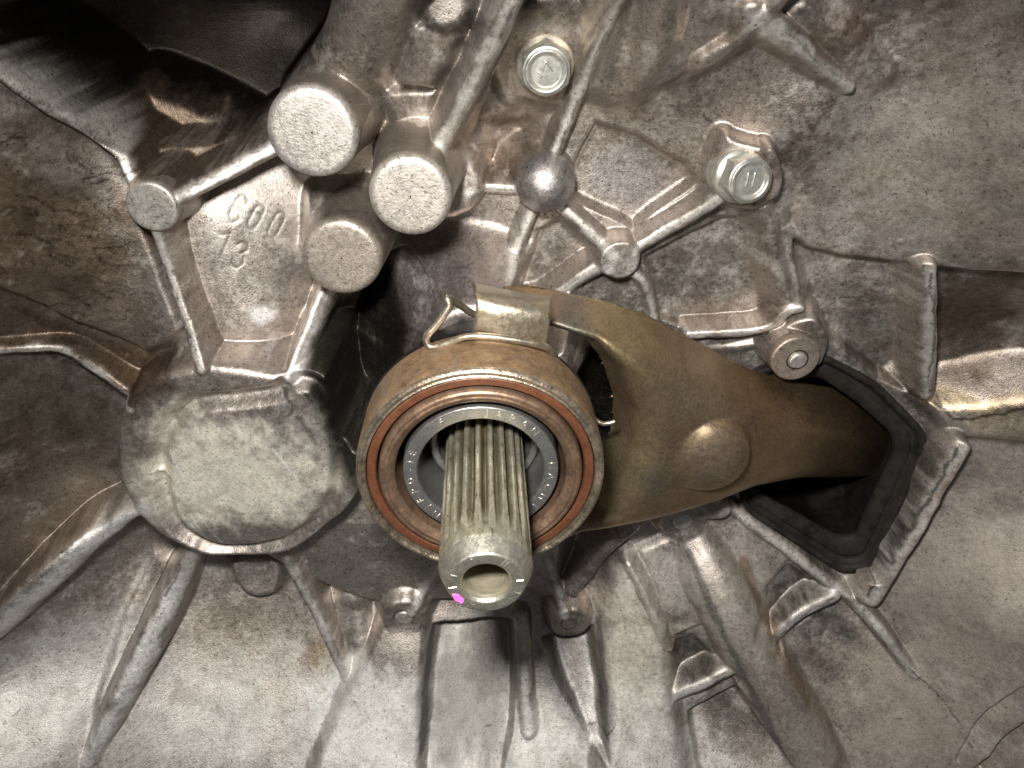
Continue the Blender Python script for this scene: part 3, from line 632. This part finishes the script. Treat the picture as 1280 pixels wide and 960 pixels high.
# drop faces that nothing could see: far outside the photograph
rel = CO - CAM; cc = rel @ A; uu = CX + F_PX * cc[:, 0] / cc[:, 2]; vv = CY - F_PX * cc[:, 1] / cc[:, 2]
keepv = (uu > -330) & (uu < 1610) & (vv > -900) & (vv < 1300)
fk = keepv[quads].all(1)
cnt = np.bincount(flab[fk], minlength=len(NAMES))
for L in np.nonzero(cnt)[0]:
    nm = NAMES[L]
    sel = quads[fk & (flab == L)]
    if cnt[L] < 60 and L: continue
    vs, inv = np.unique(sel, return_inverse=True)
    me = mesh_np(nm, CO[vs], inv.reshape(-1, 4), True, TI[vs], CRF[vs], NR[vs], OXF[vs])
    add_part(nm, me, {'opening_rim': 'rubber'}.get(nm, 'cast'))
def boss_mesh(c, R, zb, col, fil=.016, draft=.06, dome=0, name='boss'):
    z = c[2]; zb = c[2] - zb
    pr = [(R + draft * (z - zb), zb), (R + .2 * draft * fil, z - fil)] + [(R - fil + fil * math.cos(a), z - fil + fil * math.sin(a)) for a in np.linspace(.2, math.pi / 2, 6)]
    pr += [(R * t, z + dome * (1 - t * t)) for t in (.75, .5, .25, .02)]
    pr = densify(pr, .03)
    sd = int(abs(c[0] * 700 + c[1] * 900)) % 900
    r2 = np.random.default_rng(sd); ph = r2.uniform(0, 6.28, 6)
    def wob(rr, zz, th):
        w_ = sum(np.sin((k + 2) * th + ph[k]) / (k + 2) for k in range(5)); return rr * (1 + .010 * w_), zz
    co, f = lathe(pr, 96, rfun=wob, center=c[:2])
    side = np.clip((z - fil * .8 - co[:, 2]) / .02, 0, 1)[:, None] * .8; tc_ = np.array(col) * (1 - side) + np.array((.20, .165, .135)) * side  # side walls tinted darker: grime with their shade painted in
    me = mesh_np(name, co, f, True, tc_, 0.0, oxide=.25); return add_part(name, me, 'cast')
COLS = [(.42, .39, .36), (.42, .385, .345), (.37, .325, .275), (.42, .39, .35), (.36, .32, .29), (.36, .30, .25)]
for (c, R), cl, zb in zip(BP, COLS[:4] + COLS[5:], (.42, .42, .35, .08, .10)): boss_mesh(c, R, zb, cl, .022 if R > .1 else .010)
# ball-shaped boss
pr = [(.098 * math.cos(a), bu[2] - .015 + .098 * math.sin(a)) for a in np.linspace(-.7, math.pi / 2 - .01, 22)]
co, f = lathe(pr, 64, center=bu[:2]); add_part('ball_boss', mesh_np('ball_boss', co, f, True, np.array((.34, .32, .31)), 0.0), 'cast')

# ---------------------------------------------------------------- pins in the small bosses
def pin(u, v, z, r, h, label, hole=False):
    c = on(u, v, z); R = r * pxs(c); t = thing('dowel_pin', label, 'dowel pin', (c[0], c[1], c[2]))
    co, f = lathe(rounded([(R, -.06), (R, h), (R * .02, h)], R * .35), 40); link('pin_head', mesh_np('pin_head', co, f), 'pin', t)
    co, f = lathe(rounded([(R * 1.3, -.02), (R * 1.27, .001), (R * 1.10, .000), (R * 1.05, -.03)], .004), 40); link('pin_seat', mesh_np('pin_seat', co, f), 'dark', t)
pin(997, 450, .125, 11, .012, 'pale round pin in the small boss above the black rubber frame')
pin(505, 772, .085, 11, .008, 'pale pin set in the whitish boss below left of the bearing')
pin(853, 652, .07, 13, .006, 'dull grey pin beneath the release fork at the top of the tube shaped rib')
c = on(711, 780, .055); t = thing('dowel_pin', 'dark sunken pin in the shaded boss below right of the shaft tip', 'dowel pin', (c[0], c[1], c[2]))
co, f = lathe(rounded([(.038, -.01), (.036, .003), (.033, .003), (.030, -.02), (.001, -.022)], .004), 40); link('pin_head', mesh_np('pin_head', co, f), 'dark', t)

# ---------------------------------------------------------------- flange bolts
def bolt(u, v, z, rot, tilt, label, marks, fcol, rhead=26, rfl=37):
    c = on(u, v, z); sc = pxs(c); t = thing('flange_bolt', label, 'bolt', (c[0], c[1], c[2])); t.rotation_euler = tilt
    RF = rfl * sc; RH = rfl * .90 * sc; H = .088
    co, f = lathe(rounded([(RF * .97, -.06), (RF, .010), (RF * .96, .018), (RH * .75, .034)], .005), 64); link('flange', mesh_np('flange', co, f), fcol, t)
    bm = bmesh.new(); ring = []
    lv = [(1.0, .0), (1.0, H - .014), (.90, H - .002), (.80, H)]
    rings = []
    for s, zz in lv:
        rr = []
        n = 48
        for k in range(n):
            a = 2 * math.pi * k / n; hx = RH * .866 / math.cos((a % (math.pi / 3)) - math.pi / 6)
            if s < 1: rd = min(hx, RH * (.866 if s > .85 else s))
            else: rd = hx
            if s == 1.0 and zz > .05: rd = min(hx, RH * .97)
            rr.append(bm.verts.new((rd * math.cos(a + rot), rd * math.sin(a + rot), zz)))
        rings.append(rr)
    n = 48
    for a, b in zip(rings[:-1], rings[1:]):
        for k in range(n): bm.faces.new((a[k], a[(k + 1) % n], b[(k + 1) % n], b[k]))
    me = bpy.data.meshes.new('hex_head'); bm.to_mesh(me); bm.free(); hx = link('hex_head', me, 'zinc', t)
    rt = RH * .80
    co, f = lathe(rounded([(rt, H), (rt * .94, H + .006), (rt * .82, H + .004), (rt * .74, H - .006), (rt * .6, H - .006), (.001, H - .005)], .004), 56)
    link('head_face', mesh_np('head_face', co, f), 'zinc', hx)
    for (x0, y0, x1, y1) in marks:
        tube('grade_mark', [(x0 * rt, y0 * rt, H - .004), ((x0 + x1) / 2 * rt, (y0 + y1) / 2 * rt, H - .003), (x1 * rt, y1 * rt, H - .005)], .0026, 'zinc', hx, 8, sub=3)
bolt(681, 79, .075, .52, (.12, -.02, 0), 'zinc flange bolt at the top beside the long rib, seen nearly face on', [(-.25, -.3, -.05, .45), (-.05, .45, .3, .0), (-.4, -.0, .05, -.35)], 'zincg')
bolt(924, 218, .075, .25, (-.05, .10, 0), 'zinc flange bolt on the right between two plates, its flange showing on the left', [(-.18, -.35, -.12, .4), (.14, -.35, .22, .4)], 'zinc', 24, 35)

# ---------------------------------------------------------------- rubber boot round the fork opening
boot = thing('rubber_boot', 'black rubber frame round the square opening the fork passes through', 'rubber boot', tuple(unproj(1060, 570, -.7)))
def loop(pts, n=7, r=.05):
    P = [on(*p) for p in pts]; out = []; m = len(P)
    for i in range(m):
        a, b, c_ = P[i - 1], P[i], P[(i + 1) % m]; la, lc = np.linalg.norm(a - b), np.linalg.norm(c_ - b); q = min(r, la * .4, lc * .4)
        s, e = b + (a - b) / la * q, b + (c_ - b) / lc * q
        for t in np.linspace(0, 1, n): out.append((1 - t) ** 2 * s + 2 * t * (1 - t) * b + t * t * e)
    return np.array(out)
outer = [(935,462,.0),(1022,438,.0),(1092,474,.0),(1156,538,.0),(1154,564,.0),(1086,710,.0),(1050,714,.0),(925,632,.0)]
inner = [(950,492,-.03),(1018,466,-.03),(1068,500,-.03),(1113,540,-.03),(1115,566,-.03),(1067,668,-.03),(1047,668,-.03),(945,612,-.03)]
lo, li = loop(outer, 7, .06), loop(inner, 7, .05)
rows = []
for t, dz in ((-.06, -.25), (-.03, -.03), (0, -.004), (.03, .008), (.20, .009), (.25, .001), (.28, -.018), (.44, -.019), (.48, -.006), (.52, .000), (.90, .000), (.98, -.003), (1.0, -.014), (.98, -.035), (.75, -.06), (.5, -.1), (.4, -.9)):
    p = lo + (li - lo) * t; p[:, 2] += dz + .02; rows.append(p)
R_ = np.array(rows); m, n, _ = R_.shape; I, J = np.meshgrid(np.arange(m - 1), np.arange(n), indexing='ij')
f = np.stack([I * n + J, I * n + (J + 1) % n, (I + 1) * n + (J + 1) % n, (I + 1) * n + J], -1).reshape(-1, 4)
inv_b = np.array(boot.location)
bf = link('boot_frame', mesh_np('boot_frame', R_.reshape(-1, 3) - inv_b, f[:, ::-1]), 'rubber', boot)

# ---------------------------------------------------------------- release fork: pressed steel, its own height field turned into a shell
def shell_field(name, outline, zf, edge_r, slope, depth_max, st, cuts=(), bumps=(), tintf=None, mat='fork', parent=None, thick=.03):
    P = np.array([unproj(*p)[:2] for p in outline]); x0, y0 = P.min(0) - .12; x1, y1 = P.max(0) + .12
    fx, fy = np.arange(x0, x1, st), np.arange(y0, y1, st); X, Y = np.meshgrid(fx, fy)
    P2 = P
    d, _ = polydist(X, Y, P2, closed=True)                      # < 0 inside
    for cpts in cuts:
        Q = np.array([unproj(*p)[:2] for p in cpts]); dc, _ = polydist(X, Y, Q, closed=True); k = .03
        d = smax(d, -dc, k)
    for _ in range(10):
        dp_ = np.pad(d, 1, mode='edge'); d = (dp_[1:-1, 1:-1] * 2 + dp_[:-2, 1:-1] + dp_[2:, 1:-1] + dp_[1:-1, :-2] + dp_[1:-1, 2:]) / 6
    C3 = np.array([unproj(*p) for p in zf]); s = tps(C3[:, :2], C3[:, 2], .002)
    z = s[-3] + s[-2] * X + s[-1] * Y
    for (px, py, _), w_ in zip(C3, s): z = z + w_ * .5 * ((X - px) ** 2 + (Y - py) ** 2) * np.log((X - px) ** 2 + (Y - py) ** 2 + 1e-12)
    for (u, v, zz, r, h) in bumps:
        c = unproj(u, v, zz); R = r * depth(u, v, zz) / F_PX; q_ = np.hypot(X - c[0], Y - c[1]) / R
        z = smax(z, zz + h * np.sqrt(np.maximum(1 - np.minimum(q_, 1.0) ** 2, 0)) - np.maximum(q_ - 1, 0) * .5, .02)
    z = z - np.minimum(prof(np.minimum(d, .004) + edge_r + .035, edge_r, slope), depth_max)
    z = z + fbm(.3, 5, 3, gxx=fx, gyy=fy) * .006
    thr = .004; gyd, gxd = np.gradient(d, st); keep = d < thr
    id_ = np.arange(X.size).reshape(X.shape); qd = np.stack([id_[:-1, :-1], id_[:-1, 1:], id_[1:, 1:], id_[1:, :-1]], -1).reshape(-1, 4)
    qd = qd[keep.ravel()[qd].any(1)]
    ov_ = np.clip(d - thr, 0, None); X = X - ov_ * gxd; Y = Y - ov_ * gyd; z = z
    vs, inv = np.unique(qd, return_inverse=True)
    co = np.stack([X, Y, z], -1).reshape(-1, 3)[vs]; cc = (co - CAM) @ A
    uv = np.stack([CX + F_PX * cc[:, 0] / cc[:, 2], CY - F_PX * cc[:, 1] / cc[:, 2]], -1)
    nb = fbm(.2, 9, 4, gxx=fx, gyy=fy).ravel()[vs]
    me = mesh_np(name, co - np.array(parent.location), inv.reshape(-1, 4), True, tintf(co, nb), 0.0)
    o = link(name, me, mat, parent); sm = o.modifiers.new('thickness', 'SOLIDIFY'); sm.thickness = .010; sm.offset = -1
    return o
fork = thing('release_fork', 'brown pressed steel clutch release fork with a round dome, reaching into the black opening', 'release fork', tuple(unproj(886, 570, -.4)))
FSTAIN_SHADE = []
def fst(u, v, z, rad, col, a): c = unproj(u, v, z); FSTAIN_SHADE.append((c[:2], rad * depth(u, v, z) / F_PX, np.array(col), a))
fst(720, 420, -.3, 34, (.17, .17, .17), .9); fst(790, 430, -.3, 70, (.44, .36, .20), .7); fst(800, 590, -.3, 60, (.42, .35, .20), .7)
fst(880, 480, -.35, 70, (.40, .33, .22), .6); fst(980, 520, -.45, 60, (.26, .17, .10), .7); fst(1060, 570, -.6, 90, (.13, .085, .05), .95); fst(1110, 570, -.7, 60, (.06, .042, .028), .95); fst(760, 640, -.3, 34, (.36, .29, .17), .7); fst(886, 570, -.36, 50, (.40, .31, .23), .7); fst(820, 600, -.33, 28, (.26, .24, .21), .6)  # dark patches at the right end paint in the opening's shadow
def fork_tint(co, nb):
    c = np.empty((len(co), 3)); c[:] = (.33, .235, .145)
    for p, r, col, a in FSTAIN_SHADE:
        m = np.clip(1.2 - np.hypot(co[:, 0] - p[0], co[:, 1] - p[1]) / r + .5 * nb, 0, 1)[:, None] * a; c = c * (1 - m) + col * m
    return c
shell_field('fork_body',
    [(630,392,-.28),(660,390,-.28),(700,396,-.28),(760,407,-.30),(815,423,-.33),(880,456,-.40),(950,490,-.48),(1030,507,-.62),(1110,520,-.76),(1260,560,-.95),(1240,660,-.95),(1095,622,-.76),(1000,626,-.57),(945,634,-.48),(885,655,-.42),(815,675,-.36),(735,690,-.33),(690,712,-.32),(560,720,-.32),(560,690,-.32),(690,650,-.30),(640,560,-.3),(625,430,-.28)],
    [(640,385,-.26),(720,400,-.26),(800,450,-.29),(790,560,-.30),(800,640,-.33),(870,480,-.36),(880,600,-.38),(960,550,-.45),(1040,560,-.61),(1110,575,-.76),(700,660,-.31),(1180,600,-.92)],
    .13, 2.6, .24, .005,
    cuts=[[(690,432,-.3),(735,447,-.3),(762,480,-.3),(778,530,-.3),(778,570,-.3),(765,610,-.3),(745,645,-.3),(700,672,-.3),(600,690,-.3),(500,640,-.3),(500,500,-.3),(590,428,-.3)]],
    bumps=[(886,570,-.378,52,.058)], tintf=fork_tint, parent=fork)

# ---------------------------------------------------------------- bearing
brg = thing('release_bearing', 'round rusty clutch release bearing with a grey lettered inner ring round the splined shaft', 'bearing', (-.011, 0, -.2))
def bpart(name, prof_, mat, rad=.004, seg=160, parent=None, step=.05, closed=False):
    co, f = lathe(densify(rounded(prof_, rad), step), seg, closed); co = co - np.array([0, 0, -.2]); return link(name, mesh_np(name, co, f), mat, parent or brg)
bpart('outer_shell', [(.25, -.24), (.33, -.235), (.352, -.22), (.360, -.20), (.362, -.03), (.356, -.012)], 'shell', .012)
bpart('lip_ring', [(.357, -.02), (.358, -.004), (.350, .004), (.343, .002), (.340, -.004), (.336, -.002), (.333, .000), (.331, -.006), (.331, -.04)], 'lip', .003)
bpart('seal_ring', [(.331, -.05), (.329, -.010), (.325, -.006), (.305, -.007), (.301, -.013), (.299, -.05)], 'seal', .003)
bpart('pressure_ring', [(.296, -.06), (.295, -.008), (.290, .002), (.283, .006), (.276, .003), (.270, .006), (.256, -.004), (.248, -.014), (.243, -.19)], 'press', .004)
bpart('gap_floor', [(.245, -.185), (.219, -.19)], 'dark')
race = bpart('inner_ring', [(.227, -.14), (.227, -.026), (.224, -.021), (.188, -.021), (.183, -.027), (.183, -.22), (.178, -.34)], 'race', .003)
bpart('carrier_sleeve', [(.36, -.22), (.27, -.24), (.25, -.3), (.25, -.56)], 'dark', .01)
# letters on the inner ring
def ring_text(txt, r, a0, size, tz):
    a = a0
    for ch in txt:
        if ch != ' ':
            cu = bpy.data.curves.new('letter', 'FONT'); cu.body = ch; cu.size = size; cu.extrude = .0012; cu.align_x = 'CENTER'; cu.align_y = 'CENTER'
            cu.resolution_u = 3
            ob = bpy.data.objects.new('tmp', cu); S.collection.objects.link(ob); dg = bpy.context.evaluated_depsgraph_get()
            me = bpy.data.meshes.new_from_object(ob.evaluated_get(dg)); bpy.data.objects.remove(ob)
            me.name = 'engraved_letter'; me.materials.clear(); o = link('engraved_letter', me, 'raceh', race)
            o.location = (r * math.cos(a), r * math.sin(a), tz + .2); o.rotation_euler = (0, 0, a - math.pi / 2)
        a -= size * (1.25 if ch not in '1-IJ.' else 1.0) / r
ring_text('JAPAN', .2065, math.radians(84), .032, -.0205)
ring_text('NACHI', .2065, math.radians(5), .032, -.0205)
ring_text('BNJFPD-1E', .2065, math.radians(239), .031, -.0205)
ring_text('F', .2065, math.radians(121), .029, -.0205)
slv = thing('guide_sleeve', 'steel guide sleeve glimpsed inside the bearing behind the splines', 'sleeve', (0, 0, -.6))
co, f = lathe(rounded([(.168, -.3), (.168, .43), (.162, .436), (.150, .436), (.144, .43), (.142, -.4)], .004), 96); link('sleeve_tube', mesh_np('sleeve_tube', co, f), 'sleeve', slv)

# ---------------------------------------------------------------- splined input shaft
sh = thing('input_shaft', 'splined steel gearbox input shaft with hollow end and pink paint dab, pointing at the viewer', 'shaft', (0, 0, -.3))
RO, TIP, NT, SEG = .1175, .42, 20, 20 * 16
zs = np.concatenate([np.linspace(-1.0, .14, 24), np.linspace(.15, .367, 50), [.371, .375]])
th = np.linspace(0, 2 * np.pi, SEG, endpoint=False); ph = (th * NT / (2 * np.pi) + .5) % 1
tri = np.abs(ph - .5) * 2          # 0 middle of groove .. 1 middle of tooth
gd = .024 * np.clip((.66 - tri) / .30, 0, 1)
rows = []
for z in zs:
    rmp = .0245 * np.clip((z - .215) / .13, 0, 1) ** 1.5
    r = RO - np.maximum(gd - rmp, 0) - (0.0025 if z > .370 else 0) * (1 if z > .373 else .4); rows.append(np.stack([r * np.cos(th), r * np.sin(th), np.full(SEG, z)], -1))
co = np.concatenate(rows); m = len(zs); I, J = np.meshgrid(np.arange(m - 1), np.arange(SEG), indexing='ij')
f = np.stack([I * SEG + J, I * SEG + (J + 1) % SEG, (I + 1) * SEG + (J + 1) % SEG, (I + 1) * SEG + J], -1).reshape(-1, 4)
off = np.array([0, 0, -.3])
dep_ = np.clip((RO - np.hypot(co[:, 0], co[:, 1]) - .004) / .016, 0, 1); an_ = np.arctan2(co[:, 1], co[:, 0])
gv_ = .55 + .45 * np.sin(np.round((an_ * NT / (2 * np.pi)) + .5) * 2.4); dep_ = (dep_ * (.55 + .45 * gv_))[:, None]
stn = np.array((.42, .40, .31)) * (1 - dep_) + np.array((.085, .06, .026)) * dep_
link('splined_barrel', mesh_np('splined_barrel', co - off, f, True, stn, 0.0), 'shaft', sh)
co, f = lathe(densify(rounded([(RO - .0026, .374), (.097, TIP - .004), (.093, TIP), (.066, TIP), (.059, TIP - .008)], .003), .01), 160)
bo, bfq = lathe(densify(rounded([(.0592, TIP - .0078), (.056, TIP - .02), (.055, TIP - .13), (.03, TIP - .16), (.001, TIP - .17)], .003), .004), 96)
endf = link('end_face', mesh_np('end_face', co - off, f), 'shaftend', sh)
link('centre_bore', mesh_np('centre_bore', bo - off, bfq), 'bore', endf)
for (a, w_, r0, r1) in ((50, .0028, .072, .090), (57, .0028, .072, .088), (4, .0032, .074, .092), (-25, .0035, .072, .092), (-42, .0028, .076, .088), (-128, .003, .072, .092), (-121, .003, .072, .093), (-115, .0026, .074, .092), (188, .003, .072, .092), (160, .0035, .073, .091), (112, .0025, .074, .09)):
    ca, sa = math.cos(math.radians(a)), math.sin(math.radians(a)); bm = bmesh.new()
    vv_ = []; w_ *= 1.25
    for rr, ss, zz in ((r0, -1, 0), (r1, -1, 0), (r1, 1, 0), (r0, 1, 0), (r0 + .002, -.5, .0022), (r1 - .002, -.5, .0022), (r1 - .002, .5, .0022), (r0 + .002, .5, .0022)):
        vv_.append(bm.verts.new((rr * ca - ss * w_ * sa, rr * sa + ss * w_ * ca, TIP - .0005 + zz + .3)))
    for fc in ((4, 5, 6, 7), (0, 1, 5, 4), (1, 2, 6, 5), (2, 3, 7, 6), (3, 0, 4, 7)): bm.faces.new([vv_[i] for i in fc])
    me = bpy.data.meshes.new('tick_mark'); bm.to_mesh(me); bm.free(); link('tick_mark', me, 'shaftend', endf)
# pink dab
pa = np.linspace(0, 2 * np.pi, 26, endpoint=False); r2 = np.random.default_rng(3); rad = .0165 * (1 + .14 * np.sin(2 * pa + 1) + .1 * np.sin(5 * pa) + r2.uniform(-.06, .06, 26))
ctr = np.array([.083 * math.cos(math.radians(214)), .083 * math.sin(math.radians(214))])
bm = bmesh.new(); dirx = np.array([math.cos(math.radians(124)), math.sin(math.radians(124))]); diry = np.array([-dirx[1], dirx[0]])
def dp(k, s): q_ = ctr + s * rad[k] * (1.05 * math.cos(pa[k]) * dirx + .62 * math.sin(pa[k]) * diry); return q_
low = [bm.verts.new((*dp(k, 1), TIP + .0002 + .3)) for k in range(26)]; top = [bm.verts.new((*dp(k, .93), TIP + .0022 + .3)) for k in range(26)]
for k in range(26): bm.faces.new((low[k], low[(k + 1) % 26], top[(k + 1) % 26], top[k]))
bm.faces.new(top); me = bpy.data.meshes.new('paint_mark'); bm.to_mesh(me); bm.free(); link('paint_mark', me, 'pink', endf)

# ---------------------------------------------------------------- wire clip and its sheet metal cap
wz = -.20
wp = [(600,395,-.30),(591,392,-.28),(577,383,-.25),(565,375,-.22),(559,373,-.20),(561,384,-.19),(546,406,-.18),(534,420,-.175),(535,431,-.17),(545,434,-.165),(565,427,-.16),(583,421,-.155),(609,421,-.15),(642,425,-.15),(670,430,-.155),(686,436,-.17),(696,450,-.22),(705,468,-.30)]
wire = thing('wire_clip', 'bent steel wire spring clip looping over the top of the bearing', 'wire clip', tuple(unproj(600, 420, -.16)))
ofs = np.array(wire.location)
tube('wire_loop', [unproj(*p) - ofs for p in wp], .0108, 'wire', wire, 12, sub=8)
tube('wire_end', [unproj(*p) - ofs for p in [(735,505,-.33),(742,522,-.31),(752,529,-.30),(760,529,-.30),(769,527,-.30)]], .008, 'wire', wire, 12, sub=8)
cap = thing('clip_cap', 'bent sheet steel cap wrapped over the fork end above the bearing', 'clip', tuple(unproj(640, 395, -.22)))
ofs = np.array(cap.location)
top_l, top_r = [(593,361,-.26), (687,377,-.27)]
secs = [((591,352,-.42), (688,370,-.42)), ((592,356,-.32), (688,372,-.33)), ((594,362,-.25), (688,378,-.26)), ((595,372,-.215), (688,388,-.225)), ((595,385,-.20), (688,400,-.21)), ((593,400,-.195), (686,416,-.205)), ((590,414,-.195), (684,430,-.205)), ((590,424,-.215), (684,440,-.225)), ((591,432,-.27), (684,446,-.28)), ((592,436,-.34), (684,450,-.35))]
A_ = np.array([unproj(*s[0]) for s in secs]); B_ = np.array([unproj(*s[1]) for s in secs])
def smooth_curve(P, sub=5):
    n = len(P); out = []
    for i in range(n - 1):
        a, b, c_, d_ = P[max(i - 1, 0)], P[i], P[i + 1], P[min(i + 2, n - 1)]
        for t in np.arange(sub) / sub: out.append(.5 * ((2 * b) + (c_ - a) * t + (2 * a - 5 * b + 4 * c_ - d_) * t * t + (3 * b - a - 3 * c_ + d_) * t ** 3))
    return np.array(out + [P[-1]])
A_, B_ = smooth_curve(A_), smooth_curve(B_); ts = np.linspace(0, 1, 24)
G = A_[:, None] + (B_ - A_)[:, None] * ts[None, :, None] + np.array([0, 0, .012]) * (np.sin(ts * np.pi))[None, :, None]
m, n = G.shape[:2]; I, J = np.meshgrid(np.arange(m - 1), np.arange(n - 1), indexing='ij')
f = np.stack([I * n + J, (I + 1) * n + J, (I + 1) * n + J + 1, I * n + J + 1], -1).reshape(-1, 4)
o = link('cap_sheet', mesh_np('cap_sheet', G.reshape(-1, 3) - ofs, f), 'clip', cap); sm = o.modifiers.new('thickness', 'SOLIDIFY'); sm.thickness = .010; sm.offset = -1
